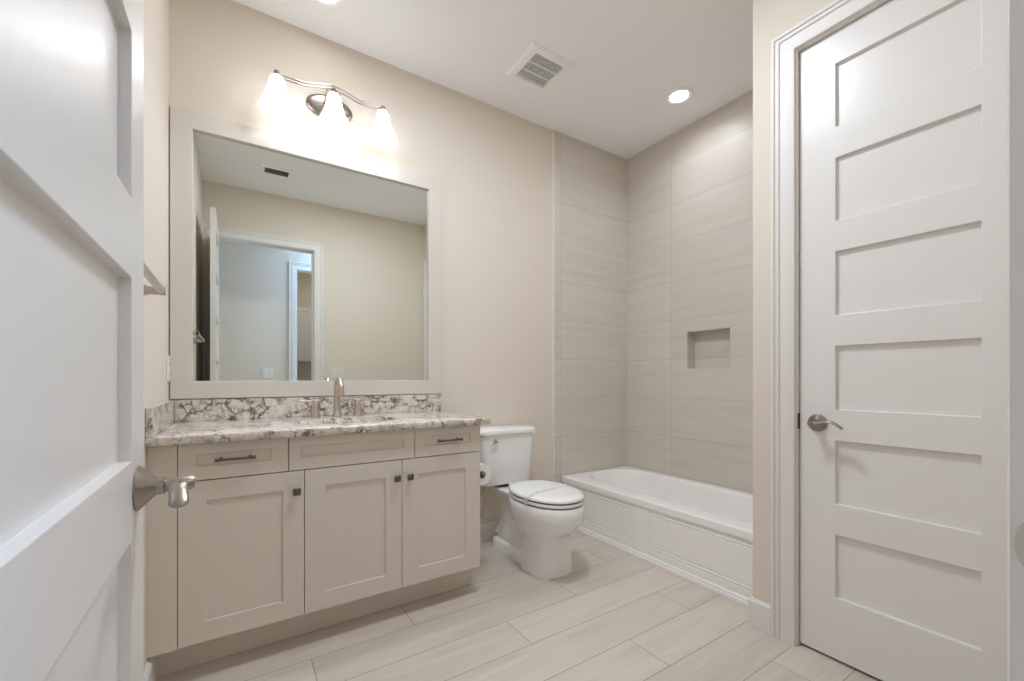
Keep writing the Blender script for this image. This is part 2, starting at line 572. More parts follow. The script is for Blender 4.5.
# entry door frame
ec = B()
casing(ec, 'x', -0.172, 0.705, 2.448, YE, 1)
casing(ec, 'x', -0.172, 0.705, 2.448, YE - 0.12, -1)
box(ec, -0.187, -0.168, YE - 0.121, YE + 0.001, 0, 2.462)
box(ec, 0.700, 0.719, YE - 0.121, YE + 0.001, 0, 2.462)
box(ec, -0.168, 0.700, YE - 0.121, YE + 0.001, 2.443, 2.462)
box(ec, 0.688, 0.700, -0.010, 0.030, 0, 2.443)
box(ec, -0.168, -0.156, -0.010, 0.030, 0, 2.443)
tr3 = struct('trim_3', ec, M['trim'], 'white casing of the entry doorway, its jamb at the right edge', 'door casing', 40)
sp = B()
prof = [Vector((0, 0.0140 * math.cos(a), 0.0285 * math.sin(a))) for a in [2 * PI * k / 28 for k in range(28)]]
loft(sp, [[Vector((0.6975, 0.0738, 0.922)) + p for p in prof], [Vector((0.7002, 0.0738, 0.922)) + p for p in prof]])
tag(obj('strike_plate', sp, M['nickel'], tr3, 30), 'rounded brushed nickel strike plate')

# ------------------------------------------------------------------ six-panel shaker doors
PANELS = [(0.248, 0.493), (0.611, 0.857), (0.977, 1.224), (1.343, 1.590), (1.709, 1.953), (2.073, 2.318)]
def shaker_leaf(bm, axis, a0, a1, f0, f1, z0, z1, pa0, pa1, panels, rec=0.015):
    """Leaf between faces f0<f1 (perpendicular coordinate) with recessed panels both sides, real holes in the face."""
    def P(a, f, z):
        return (a, f, z) if axis == 'x' else (f, a, z)
    t = bmesh.new()
    zz = [z0]
    for p in panels:
        zz += [p[0], p[1]]
    zz.append(z1)
    aa = [a0, pa0, pa1, a1]
    for f, s in ((f0, 1), (f1, -1)):
        for i in range(3):
            for j in range(len(zz) - 1):
                hole = (i == 1 and j % 2 == 1)
                g = f + s * rec if hole else f
                t.faces.new([t.verts.new(P(a, g, z)) for a, z in ((aa[i], zz[j]), (aa[i + 1], zz[j]), (aa[i + 1], zz[j + 1]), (aa[i], zz[j + 1]))])
                if hole:
                    c = [(aa[i], zz[j]), (aa[i + 1], zz[j]), (aa[i + 1], zz[j + 1]), (aa[i], zz[j + 1])]
                    for k in range(4):
                        (p, q), (r, w) = c[k], c[(k + 1) % 4]
                        t.faces.new([t.verts.new(P(*v)) for v in ((p, f, q), (r, f, w), (r, g, w), (p, g, q))])
    for p, q, r, w in ((a0, z0, a1, z0), (a1, z0, a1, z1), (a1, z1, a0, z1), (a0, z1, a0, z0)):
        t.faces.new([t.verts.new(P(*v)) for v in ((p, f0, q), (r, f0, w), (r, f1, w), (p, f1, q))])
    bmesh.ops.remove_doubles(t, verts=t.verts[:], dist=1e-5)
    bmesh.ops.recalc_face_normals(t, faces=t.faces)
    # soften long edges
    ed = [e for e in t.edges if len(e.link_faces) == 2 and e.calc_face_angle(0) > 0.5]
    bmesh.ops.bevel(t, geom=ed, offset=0.0014, segments=2, profile=0.5, affect='EDGES')
    merge(bm, t)
    return bm

def lever_set(door, fx, y, z, s, toward, mat, parts_parent):
    """Rose, neck and wave lever on a door face at x=fx; s = outward x direction; toward = +-1, lever direction along y."""
    h = obj('door_handle', lathe(B(), [(0.034 * 1.0, 0.0), (0.0345, s * 0.003), (0.030, s * 0.008), (0.017, s * 0.020), (0.0135, s * 0.024), (0.0135, s * 0.034)],
                                 (fx, y, z), 'x', 36), mat, parts_parent, 35)
    lv = B()
    c = Vector((fx + s * 0.034, y, z))
    lathe(lv, [(0.0105, 0.0), (0.0112, s * 0.004), (0.0112, s * 0.034), (0.009, s * 0.038)], c, 'x', 24)
    x = fx + s * 0.057
    pts = catmull([(x, y + toward * 0.002, z - 0.001), (x, y + toward * 0.020, z + 0.002), (x, y + toward * 0.042, z + 0.008), (x, y + toward * 0.066, z + 0.009),
                   (x + s * 0.002, y + toward * 0.088, z - 0.001), (x + s * 0.003, y + toward * 0.103, z - 0.012)], 5)
    n = len(pts)
    rad = []
    for i in range(n):
        t = i / (n - 1)
        w = 0.010 + 0.002 * t
        th = 0.0085 * (1 - t) + 0.0036 * t
        if i >= n - 3:
            w *= (1.0, 0.90, 0.55)[i - (n - 3)]
        rad.append((w, th))
    tube(lv, pts, 0.01, 16, radii=rad)
    obj('lever', lv, mat, h, 50)
    return h

# entry door, standing open at right angles along the left wall
d1 = struct('door_1', shaker_leaf(B(), 'y', 0.087, 0.922, -0.1620, -0.1265, 0.010, 2.440, 0.205, 0.826,
            [(0.248, 0.495), (0.611, 0.858), (0.976, 1.245), (1.361, 1.606), (1.722, 1.968), (2.084, 2.328)]),
            M['door'], 'white six-panel shaker door standing open at the left', 'door', None)
lever_set(d1, -0.1265, 0.862, 0.929, 1, -1, M['nickel_dark'], d1)
lever_set(d1, -0.1620, 0.862, 0.929, -1, -1, M['nickel_dark'], d1)
lt = obj('latch_plate', box(B(), -0.157, -0.1310, 0.9210, 0.9232, 0.900, 0.957, 0.001), M['nickel_dark'], d1)
for z in (0.20, 0.93, 1.62, 2.24):
    obj('hinge', lathe(B(), [(0.006, -0.045), (0.0065, -0.043), (0.0065, 0.043), (0.006, 0.045)], (-0.166, 0.086, z), 'z', 14), M['nickel'], d1, 40)

# closet door, closed
d2 = struct('door_2', shaker_leaf(B(), 'y', 0.190, 0.820, 1.950, 1.9855, 0.012, 2.440, 0.312, 0.697, PANELS),
            M['door'], 'white six-panel closet door standing closed beside the tub', 'door', None)
lever_set(d2, 1.950, 0.756, 0.921, -1, -1, M['nickel_dark'], d2)
obj('latch_plate', box(B(), 1.956, 1.981, 0.8195, 0.8212, 0.892, 0.950, 0.0006), M['bronze'], d2)

# ------------------------------------------------------------------ hallway and pantry seen in the mirror
hw = B()
HY = -0.88
box(hw, -1.3, 0.628, HY - 0.12, HY, 0, H)
box(hw, 1.478, 3.3, HY - 0.12, HY, 0, H)
box(hw, 0.628, 1.478, HY - 0.12, HY, 2.46, H)
struct('wall_hall', hw, M['wall'], 'hall wall across from the bathroom doorway, seen in the mirror', 'wall')
struct('wall_hall_end', box(B(), -1.3, -1.2, -3.0, YE - 0.12, 0, H), M['wall'], 'hall end wall out of sight to the left', 'wall')
hx = B()
box(hx, 3.2, 3.3, HY, YE - 0.12, 0, 0.85)
box(hx, 3.2, 3.3, HY, YE - 0.12, 2.15, H)
box(hx, 3.2, 3.3, HY, HY + 0.08, 0.85, 2.15)
box(hx, 3.2, 3.3, YE - 0.2, YE - 0.12, 0.85, 2.15)
struct('wall_hall_window', hx, M['wall'], 'hall end wall with an added unseen window', 'wall')
wf = B()
for a, b, c, d in ((HY + 0.08, HY + 0.12, 0.85, 2.15), (YE - 0.24, YE - 0.2, 0.85, 2.15), (HY + 0.12, YE - 0.24, 0.85, 0.90), (HY + 0.12, YE - 0.24, 2.10, 2.15), (HY + 0.12, YE - 0.24, 1.48, 1.52)):
    box(wf, 3.22, 3.27, a, b, c, d)
win = struct('hall_fill_window', wf, M['trim'], 'unseen window added at the end of the hall to light it', 'window')
obj('pane', box(B(), 3.24, 3.246, HY + 0.1, YE - 0.22, 0.88, 2.12), M['daylight'], win)
struct('wall_hall_near', box(B(), -1.2, XL - 0.12, YE - 0.22, YE - 0.12, 0, H), M['wall'], 'hall wall beside the bathroom on the left', 'wall')
struct('wall_hall_side', box(B(), XC + 0.115, 3.2, YE - 0.22, YE - 0.12, 0, H), M['wall'], 'hall wall beside the closet', 'wall')
hc = B()
casing(hc, 'x', 0.641, 1.465, 2.448, HY, 1)
box(hc, 0.627, 0.646, HY - 0.121, HY + 0.001, 0, 2.462)
box(hc, 1.460, 1.479, HY - 0.121, HY + 0.001, 0, 2.462)
box(hc, 0.646, 1.460, HY - 0.121, HY + 0.001, 2.443, 2.462)
tr4 = struct('trim_4', hc, M['trim'], 'white casing of the second doorway across the hall, seen in the mirror', 'door casing', 40)
for z in (0.25, 0.92, 1.56, 2.20):
    obj('hinge', box(B(), 0.6455, 0.6485, HY - 0.045, HY - 0.005, z - 0.045, z + 0.045, 0.001), M['nickel_dark'], tr4)
struct('wall_pantry', box(B(), -1.2, 3.3, -2.9, -2.75, 0, H), M['wall'], 'pantry back wall seen through both doorways in the mirror', 'wall')
struct('wall_pantry_side', box(B(), 2.3, 2.4, -2.75, HY - 0.12, 0, H), M['wall'], 'pantry side wall', 'wall')
for i, x in enumerate((0.35, 1.13)):
    c = thing('wall_cabinet', ('white two-door wall cabinet behind the second doorway, its left doors in the mirror',
                               'white two-door wall cabinet behind the second doorway, right of the first')[i], 'cabinet', (x, -2.75, 1.37), 'white pantry wall cabinets')
    obj('body', box(B(), x, x + 0.775, -2.75, -2.42, 1.37, 2.22, 0.002), M['trim'], c)
    for k in range(2):
        a = x + 0.003 + k * 0.386
        dd = obj('cabinet_door', shaker_leaf(B(), 'x', a, a + 0.383, -2.42, -2.40, 1.373, 2.217, a + 0.06, a + 0.323, [(1.435, 2.155)], 0.006), M['trim'], c)
        kx = a + (0.355 if k == 0 else 0.028)
        obj('knob', lathe(B(), [(0.006, 0.0), (0.006, 0.012), (0.014, 0.018), (0.014, 0.024), (0.008, 0.027)], (kx, -2.40, 1.43), 'y', 14), M['bronze'], dd, 40)

def plate(name, label, cat, center, normal, w, h, kind, gangs=1):
    """Wall plate with rockers or outlets; normal one of +x,-x,+y,-y."""
    c = Vector(center)
    t = thing(name, label, cat, center)
    ax = normal[1]
    s = 1 if normal[0] == '+' else -1
    def bx(u0, u1, z0, z1, d0, d1, bev=0.0):
        lo, hi = sorted((s * d0, s * d1))
        if ax == 'x':
            return box(B(), c.x + lo, c.x + hi, c.y + u0, c.y + u1, c.z + z0, c.z + z1, bev)
        return box(B(), c.x + u0, c.x + u1, c.y + lo, c.y + hi, c.z + z0, c.z + z1, bev)
    obj('cover_plate', bx(-w / 2, w / 2, -h / 2, h / 2, 0, 0.006, 0.002), M['plate'], t)
    for g in range(gangs):
        u = (g - (gangs - 1) / 2) * 0.046
        if kind == 'switch':
            obj('rocker', bx(u - 0.016, u + 0.016, -0.033, 0.033, 0.005, 0.010, 0.0015), M['plate'], t)
        else:
            f = obj('receptacle', bx(u - 0.0165, u + 0.0165, -0.034, 0.034, 0.005, 0.0085, 0.0012), M['plate'], t)
            for zz in (-0.020, 0.020):
                for du in (-0.006, 0.006):
                    obj('slot', bx(u + du - 0.001, u + du + 0.001, zz - 0.004, zz + 0.004, 0.0083, 0.009), M['dark'], f)
    return t
plate('wall_outlet', 'white wall outlet on the narrow left wall just beside the mirror frame', 'outlet', (XL, 2.44, 1.143), '+x', 0.072, 0.117, 'outlet')
plate('light_switch', 'white double rocker switch on the wall right of the entry doorway, seen in the mirror', 'switch', (0.93, YE, 1.160), '+y', 0.118, 0.117, 'switch', 2)
plate('light_switch', 'white double rocker switch on the hall wall, seen through the doorway in the mirror', 'switch', (0.328, HY, 1.165), '+y', 0.118, 0.117, 'switch', 2)

# ------------------------------------------------------------------ vanity cabinet
VX0, VX1 = XL + 0.0015, 1.046
YF = 1.900                       # face of doors and drawers
van = thing('vanity_cabinet', 'long greige shaker vanity cabinet under the quartz countertop', 'cabinet', (0.4, 2.2, 0.0))
cb = B()
for a, b in ((VX0, VX0 + 0.018), (VX1 - 0.018, VX1)):
    box(cb, a, b, YF + 0.019, YA - 0.002, 0.140, 0.864, 0.0008)
box(cb, VX0 + 0.018, VX1 - 0.018, YF + 0.019, YA - 0.002, 0.140, 0.158)
box(cb, VX0 + 0.018, VX1 - 0.018, YA - 0.014, YA - 0.002, 0.158, 0.864)
box(cb, VX0 + 0.018, VX1 - 0.018, YF + 0.019, YF + 0.037, 0.158, 0.200)
box(cb, VX0 + 0.018, VX1 - 0.018, YF + 0.019, YF + 0.037, 0.700, 0.864)
for a in (-0.175, 0.2155, 0.618):
    box(cb, a, a + 0.042, YF + 0.019, YF + 0.037, 0.200, 0.700)
obj('carcass', cb, M['cabinet'], van)
obj('toe_kick', box(B(), VX0 + 0.002, VX1 - 0.002, 2.020, 2.038, 0.0, 0.141), M['cabinet'], van)
obj('toe_kick_end', box(B(), VX1 - 0.018, VX1, 2.0385, YA - 0.016, 0.0, 0.141), M['cabinet'], van)
obj('filler_panel', box(B(), VX0 - 0.001, -0.1705, YF + 0.001, YF + 0.019, 0.140, 0.862, 0.0008), M['cabinet'], van)

def shaker_front(bm, x0, x1, z0, z1, px0, px1, pz0, pz1, rec=0.007):
    return shaker_leaf(bm, 'x', x0, x1, YF, YF + 0.0185, z0, z1, px0, px1, [(pz0, pz1)], rec)

def knob(x, z, parent):
    b = B()
    lathe(b, [(0.0055, 0.0), (0.0050, -0.012), (0.006, -0.014)], (x, YF, z), 'y', 14)
    box(b, x - 0.0145, x + 0.0145, YF - 0.0245, YF - 0.0135, z - 0.0145, z + 0.0145, 0.004, 3)
    return tag(obj('knob', b, M['bronze'], parent, 40), 'square dark pewter knob')

def pull(x, z, w, parent):
    b = B()
    for sx in (-1, 1):
        lathe(b, [(0.0065, 0.0), (0.0045, -0.006), (0.0045, -0.022)], (x + sx * w * 0.36, YF, z), 'y', 12)
    pts = [(x + w * t, YF - 0.0245 - 0.003 * math.cos(PI * t), z) for t in [k / 20 - 0.5 for k in range(21)]]
    rad = [0.0048 + (0.0016 if k in (0, 1, 2, 18, 19, 20) else 0.0) for k in range(21)]
    tube(b, pts, 0.005, 12, radii=rad)
    return tag(obj('pull', b, M['bronze'], parent, 40), 'dark pewter bar pull')

DZ0, DZ1 = 0.144, 0.7265
for x0, x1, p0, p1, kx in ((-0.168, 0.2345, -0.088, 0.159, 0.207), (0.2375, 0.6375, 0.315, 0.564, 0.613), (0.6405, 1.045, 0.719, 0.961, 0.673)):
    d = obj('cabinet_door', shaker_front(B(), x0, x1, DZ0, DZ1, p0, p1, 0.217, 0.654), M['cabinet'], van)
    knob(kx, 0.647, d)
RZ0, RZ1 = 0.7305, 0.862
for x0, x1, p0, p1, kind, w in ((-0.168, 0.1775, -0.115, 0.121, 'drawer', 0.128), (0.1810, 0.6985, 0.223, 0.646, 'false_drawer_front', 0), (0.7020, 1.045, 0.752, 0.987, 'drawer', 0.128)):
    d = obj(kind, shaker_front(B(), x0, x1, RZ0, RZ1, p0, p1, 0.780, 0.824), M['cabinet'], van)
    if w:
        pull((p0 + p1) / 2, 0.801, w, d)

# ------------------------------------------------------------------ countertop, splashes, sink
ct = thing('countertop', 'cream quartz countertop with brown veins and splashes on the vanity', 'countertop', (0.4, 2.2, 0.866))
CX0, CX1, CY0, CY1, CZ0, CZ1 = XL + 0.001, 1.088, 1.866, YA - 0.001, 0.866, 0.898
SX, SY, SA, SB = 0.45, 2.130, 0.225, 0.150
NS = 64
def slab():
    t = bmesh.new()
    def rect_pt(i):
        a = 2 * PI * i / NS
        c, s = math.cos(a), math.sin(a)
        # ray from the sink centre to the slab's outline
        k = min(((CX1 - SX) if c > 0 else (CX0 - SX)) / c if abs(c) > 1e-6 else 1e9, ((CY1 - SY) if s > 0 else (CY0 - SY)) / s if abs(s) > 1e-6 else 1e9)
        return SX + k * c, SY + k * s
    outer = [rect_pt(i) for i in range(NS)]
    for cx, cy in ((CX0, CY0), (CX1, CY0), (CX1, CY1), (CX0, CY1)):      # snap nearest to the corners
        j = min(range(NS), key=lambda i: (outer[i][0] - cx) ** 2 + (outer[i][1] - cy) ** 2)
        outer[j] = (cx, cy)
    inner = [(SX + SA * math.cos(2 * PI * i / NS), SY + SB * math.sin(2 * PI * i / NS)) for i in range(NS)]
    b = 0.005
    def inset(p, q):
        x = min(max(p[0], CX0 + q), CX1 - q)
        y = min(max(p[1], CY0 + q), CY1 - q)
        return x, y
    rings = [[Vector((x, y, CZ0)) for x, y in inner], [Vector((*inset(p, b), CZ0)) for p in outer], [Vector((*p, CZ0 + b)) for p in outer],
             [Vector((*p, CZ1 - b)) for p in outer], [Vector((*inset(p, b * 0.3), CZ1 - b * 0.3)) for p in outer], [Vector((*inset(p, b), CZ1)) for p in outer], [Vector((x, y, CZ1)) for x, y in inner],
             [Vector((x, y, CZ0)) for x, y in inner]]
    loft(t, rings, False, False)
    bmesh.ops.remove_doubles(t, verts=t.verts[:], dist=1e-5)
    return t
obj('slab', slab(), M['quartz'], ct, 50)
obj('backsplash', box(B(), CX0 + 0.0195, CX1 - 0.004, YA - 0.021, YA - 0.001, CZ1 + 0.0003, 0.999, 0.0015), M['quartz'], ct)
obj('side_splash', box(B(), CX0, CX0 + 0.019, 1.869, YA - 0.001, CZ1 + 0.0003, 0.999, 0.0015), M['quartz'], ct)

sk = thing('sink', 'white oval undermount sink set into the quartz countertop', 'sink', (SX, SY, 0.72))
sb = B()
sec = [(1.06, CZ0 - 0.0005), (1.0, CZ0 - 0.0005), (0.97, 0.835), (0.90, 0.79), (0.74, 0.750), (0.45, 0.733), (0.13, 0.728)]
out = [(0.13, 0.715), (0.50, 0.720), (0.80, 0.738), (0.97, 0.783), (1.05, 0.835), (1.06, CZ0 - 0.0005)]
loft(sb, [[Vector((SX + SA * k * math.cos(2 * PI * i / 48), SY + SB * k * math.sin(2 * PI * i / 48), z)) for i in range(48)] for k, z in sec + out], False, False)
obj('basin', sb, M['porcelain'], sk, 60)
obj('drain', lathe(B(), [(0.004, 0.733), (0.020, 0.734), (0.0225, 0.731), (0.0225, 0.722)], (SX, SY, 0), 'z', 24), M['nickel'], sk, 40)

# ------------------------------------------------------------------ widespread faucet
fa = thing('faucet', 'brushed nickel widespread faucet with arched spout on the countertop', 'faucet', (0.45, 2.375, CZ1))
FY = 2.375
sp = B()
lathe(sp, [(0.0265, CZ1), (0.0265, CZ1 + 0.004), (0.021, CZ1 + 0.012), (0.0175, CZ1 + 0.03)], (0.45, FY, 0), 'z', 28)
arc = [(0.45, FY, CZ1 + 0.02), (0.45, FY, CZ1 + 0.08), (0.45, FY, CZ1 + 0.135)]
for k in range(1, 11):
    a = PI * k / 10 * 0.97
    arc.append((0.45, FY - 0.052 + 0.052 * math.cos(a), CZ1 + 0.135 + 0.055 * math.sin(a)))
arc.append((0.45, arc[-1][1] - 0.003, CZ1 + 0.105))
tube(sp, arc, 0.016, 20, up=(1, 0, 0), radii=[(0.0165, 0.0165)] * 3 + [(0.0165 - 0.0003 * k, 0.0165 - 0.0003 * k) for k in range(11)])
obj('spout', sp, M['nickel'], fa, 50)
for x, s in ((0.345, -1), (0.555, 1)):
    hb = obj('handle', lathe(B(), [(0.0265, CZ1), (0.0265, CZ1 + 0.003), (0.021, CZ1 + 0.025), (0.0165, CZ1 + 0.055), (0.0165, CZ1 + 0.072), (0.019, CZ1 + 0.076), (0.019, CZ1 + 0.088), (0.012, CZ1 + 0.092)],
                             (x, FY, 0), 'z', 28), M['nickel'], fa, 40)
    lv = B()
    d = Vector((s * 0.95, -0.30 if s < 0 else 0.30, 0)).normalized()
    p0 = Vector((x, FY, CZ1 + 0.083))
    tube(lv, [p0 + d * t + Vector((0, 0, 0.004 * t / 0.07)) for t in (0.0, 0.02, 0.04, 0.06, 0.072, 0.075)], 0.007, 14, radii=[(0.0085, 0.0065), (0.0085, 0.006), (0.0080, 0.0050), (0.0075, 0.0045), (0.007, 0.004), (0.004, 0.002)])
    obj('lever', lv, M['nickel'], hb, 50)

# ------------------------------------------------------------------ mirror
MX0, MX1, MZ0, MZ1, FW = XL + 0.004, 1.086, 1.003, 2.348, 0.083
mi = thing('wall_mirror', 'large wall mirror in a wide flat greige frame above the vanity', 'mirror', ((MX0 + MX1) / 2, YA, MZ0))
mf = B()
FPROF = [(0.0, 0.002), (0.0, 0.021), (0.002, 0.023), (FW - 0.0015, 0.023), (FW, 0.0215), (FW, 0.002)]
def mp(x, z, d): return Vector((x, YA - d, z))
rg = []
for sx, sz in ((0, 0), (1, 0), (1, 1), (0, 1), (0, 0)):
    rg.append([mp(MX0 + o if sx == 0 else MX1 - o, MZ0 + o if sz == 0 else MZ1 - o, d) for o, d in FPROF])
loft(mf, rg, False, False)
bmesh.ops.remove_doubles(mf, verts=mf.verts[:], dist=1e-5)
obj('mirror_frame', mf, M['frame'], mi, 20)
obj('mirror_glass', box(B(), MX0 + FW - 0.004, MX1 - FW + 0.004, YA - 0.006, YA - 0.002, MZ0 + FW - 0.004, MZ1 - FW + 0.004), M['mirror'], mi)

# ------------------------------------------------------------------ vanity light
LX, LY = 0.435, 2.372
vl = thing('vanity_light', 'three-shade brushed nickel vanity light mounted above the mirror', 'wall light', (LX, YA, 2.575))
obj('backplate', lathe(B(), [(0.118, 0.0), (0.118, -0.010), (0.108, -0.018), (0.085, -0.022), (0.0, -0.024)][:4] + [(0.02, -0.026)], (LX, YA, 2.575), 'y', 48, sy=0.56), M['fixture'], vl, 40)
for dx in (-0.030, 0.030):
    am = B()
    tube(am, catmull([(LX + dx, YA - 0.02, 2.575), (LX + dx, YA - 0.07, 2.585), (LX + dx, LY + 0.014, 2.604)], 5), 0.0055, 10)
    obj('arm', am, M['fixture'], vl, 50)
bar = B()
wave = catmull([(0.150, 0, 2.572), (0.185, 0, 2.580), (0.300, 0, 2.586), (0.365, 0, 2.604), (0.435, 0, 2.616), (0.500, 0, 2.606), (0.570, 0, 2.590), (0.685, 0, 2.590), (0.722, 0, 2.582)], 6)
for dy in (-0.014, 0.014):
    k = len(wave) - 1
    tube(bar, [(p.x, LY + dy * (math.sin(PI * i / k) ** 0.35 if 0 < i < k else 0.0), p.z) for i, p in enumerate(wave)], 0.0042, 10)
obj('wave_bar', bar, M['fixture'], vl, 50)
for x, zt in ((0.172, 2.572), (0.435, 2.580), (0.690, 2.578)):
    ho = obj('socket', lathe(B(), [(0.012, zt + 0.030), (0.012, zt + 0.010), (0.024, zt + 0.004), (0.026, zt - 0.014)], (x, LY, 0), 'z', 24), M['fixture'], vl, 40)
    pr = [(0.0265, zt), (0.033, zt - 0.012), (0.037, zt - 0.035), (0.045, zt - 0.070), (0.057, zt - 0.105), (0.071, zt - 0.135), (0.081, zt - 0.156)]
    inn = [(r - 0.003, z) for r, z in reversed(pr)]
    shb = obj('shade', lathe(B(), pr + inn, (x, LY, 0), 'z', 36, cap=False), M['shade'], vl, 60)
    shb['label'] = 'lit frosted white glass bell shade'
    obj('bulb', lathe(B(), [(0.012, zt - 0.016), (0.014, zt - 0.04), (0.024, zt - 0.07), (0.026, zt - 0.085), (0.020, zt - 0.102), (0.006, zt - 0.110)], (x, LY, 0), 'z', 20), M['bulb'], shb, 60)

# ------------------------------------------------------------------ ceiling fittings
def downlight(label, c):
    t = thing('downlight', label, 'ceiling light', (c[0], c[1], H), 'recessed downlights in the bathroom ceiling')
    obj('trim_ring', lathe(B(), [(0.090, 0.0), (0.090, -0.005), (0.085, -0.010), (0.078, -0.011), (0.057, -0.003), (0.057, 0.0)], (c[0], c[1], H), 'z', 44, cap=False), M['white_plastic'], t, 40)
    obj('lens', lathe(B(), [(0.057, -0.002), (0.057, -0.0040), (0.050, -0.0046)], (c[0], c[1], H), 'z', 44), M['lens'], t, 40)
downlight('round white recessed downlight in the ceiling above the tub', CAN1)
downlight('round white recessed downlight in the ceiling above the vanity, cut by the photo edge', CAN2)

fan = thing('exhaust_fan', 'square white louvred exhaust fan grille in the ceiling above the toilet', 'vent', (1.53, 2.04, H))
X0, X1, Y0, Y1 = 1.378, 1.682, 1.898, 2.180
fr = B()
IX0, IX1, IY0, IY1 = 1.432, 1.634, 1.942, 2.148
FP = [(0.0, 0.0), (0.0, -0.006), (0.012, -0.017), (0.050, -0.020), (0.054, -0.014), (0.054, 0.0)]
rg = []
for sx, sy in ((0, 0), (1, 0), (1, 1), (0, 1), (0, 0)):
    ring = []
    for k, (o, d) in enumerate(FP):
        f = o / 0.054
        xx = (X0 + (IX0 - X0) * f) if sx == 0 else (X1 + (IX1 - X1) * f)
        yy = (Y0 + (IY0 - Y0) * f) if sy == 0 else (Y1 + (IY1 - Y1) * f)
        ring.append(Vector((xx, yy, H + d)))
    rg.append(ring)
loft(fr, rg, False, False)
bmesh.ops.remove_doubles(fr, verts=fr.verts[:], dist=1e-5)
obj('cover_frame', fr, M['white_plastic'], fan, 30)
gr = B()
for k in range(17):
    x = IX0 + 0.006 + k * (IX1 - IX0 - 0.012) / 16
    box(gr, x - 0.0023, x + 0.0023, IY0, IY1, H - 0.0185, H - 0.0155)
for f in (1 / 3, 2 / 3):
    y = IY0 + (IY1 - IY0) * f
    box(gr, IX0, IX1, y - 0.0025, y + 0.0025, H - 0.0188, H - 0.0150)
obj('louvres', gr, M['white_plastic'], fan)
tag(obj('cavity_shade', box(B(), IX0, IX1, IY0, IY1, H - 0.004, H - 0.001), M['dark'], fan), 'dark sheet painted as shade behind the louvres')

rg_ = thing('air_register', 'white ceiling air register near the entry doorway, seen in the mirror', 'vent', (0.315, 0.633, H))
rb = B()
for a, b, c, d in ((0.195, 0.435, 0.555, 0.580), (0.195, 0.435, 0.690, 0.715), (0.195, 0.222, 0.580, 0.690), (0.408, 0.435, 0.580, 0.690)):
    box(rb, a, b, c, d, H - 0.008, H, 0.001)
obj('cover_frame', rb, M['white_plastic'], rg_)
lb = B()
for k in range(9):
    y = 0.586 + k * 0.0122
    quad(lb, [(0.222, y, H - 0.002), (0.408, y, H - 0.002), (0.408, y + 0.007, H - 0.008), (0.222, y + 0.007, H - 0.008)])
    quad(lb, [(0.222, y + 0.001, H - 0.002), (0.222, y + 0.008, H - 0.008), (0.408, y + 0.008, H - 0.008), (0.408, y + 0.001, H - 0.002)])
obj('louvres', lb, M['grey_louvre'], rg_)
obj('cavity_shade', box(B(), 0.222, 0.408, 0.580, 0.690, H - 0.0015, H - 0.0005), M['grey_louvre'], rg_)  # flat grey sheet in place of the shaded duct opening

# ------------------------------------------------------------------ towel bar on the left wall
tw = thing('towel_bar', 'brushed nickel towel bar on the left wall behind the open door', 'towel bar', (XL, 1.45, 1.40))
for y in (1.13, 1.74):
    pb = B()
    box(pb, XL, XL + 0.008, y - 0.024, y + 0.024, 1.350, 1.398, 0.002)
    loft(pb, [[Vector((XL + d, y + a * w, 1.374 + b * w)) for a, b in ((-1, -1), (1, -1), (1, 1), (-1, 1))] for d, w in ((0.008, 0.017), (0.030, 0.011), (0.068, 0.011))])
    obj('post', pb, M['nickel'], tw)
obj('rail', box(B(), XL + 0.053, XL + 0.067, 1.119, 1.751, 1.3645, 1.3835, 0.0015), M['nickel'], tw)

# ------------------------------------------------------------------ toilet
TX = 1.470
to = thing('toilet', 'white two-piece elongated toilet standing between vanity and tub', 'toilet', (TX, 2.1, 0.0))
def rrect(cx, cy, a, b, z, r, n=8):
    out = []
    for qx, qy, a0 in ((1, 1, 0), (-1, 1, PI / 2), (-1, -1, PI), (1, -1, 3 * PI / 2)):
        for k in range(n):
            t = a0 + PI / 2 * k / (n - 1)
            out.append(Vector((cx + qx * (a - r) + r * math.cos(t), cy + qy * (b - r) + r * math.sin(t), z)))
    return out
tk = B()
TYc, KX = 2.378, 1.466
loft(tk, [rrect(KX, TYc + 0.004, 0.150, 0.070, 0.418, 0.03), rrect(KX, TYc + 0.002, 0.172, 0.088, 0.426, 0.035), rrect(KX, TYc, 0.180, 0.094, 0.446, 0.035),
          rrect(KX, TYc - 0.001, 0.197, 0.100, 0.69, 0.038), rrect(KX, TYc - 0.001, 0.199, 0.101, 0.742, 0.038)])
obj('tank', tk, M['porcelain'], to, 40)
tlid = B()
loft(tlid, [rrect(KX, TYc - 0.004, 0.200, 0.103, 0.743, 0.036), rrect(KX, TYc - 0.004, 0.210, 0.112, 0.747, 0.040), rrect(KX, TYc - 0.004, 0.213, 0.114, 0.755, 0.042),
            rrect(KX, TYc - 0.004, 0.212, 0.113, 0.770, 0.042), rrect(KX, TYc - 0.004, 0.207, 0.108, 0.777, 0.040), rrect(KX, TYc - 0.004, 0.180, 0.085, 0.781, 0.036)])
obj('tank_lid', tlid, M['porcelain'], to, 40)
fl = B()
fx, fy, fz = KX - 0.105, 2.279, 0.706
lathe(fl, [(0.014, 0.0), (0.014, -0.006), (0.008, -0.010), (0.008, -0.020)], (fx, fy, fz), 'y', 20)
tube(fl, [(fx + 0.006, fy - 0.021, fz + 0.001), (fx - 0.012, fy - 0.023, fz - 0.003), (fx - 0.034, fy - 0.026, fz - 0.009), (fx - 0.044, fy - 0.027, fz - 0.013)], 0.006, 12, radii=[(0.006, 0.008), (0.006, 0.008), (0.0055, 0.0085), (0.003, 0.004)])
tag(obj('flush_lever', fl, M['chrome_dark'], to, 50), 'chrome flush lever')
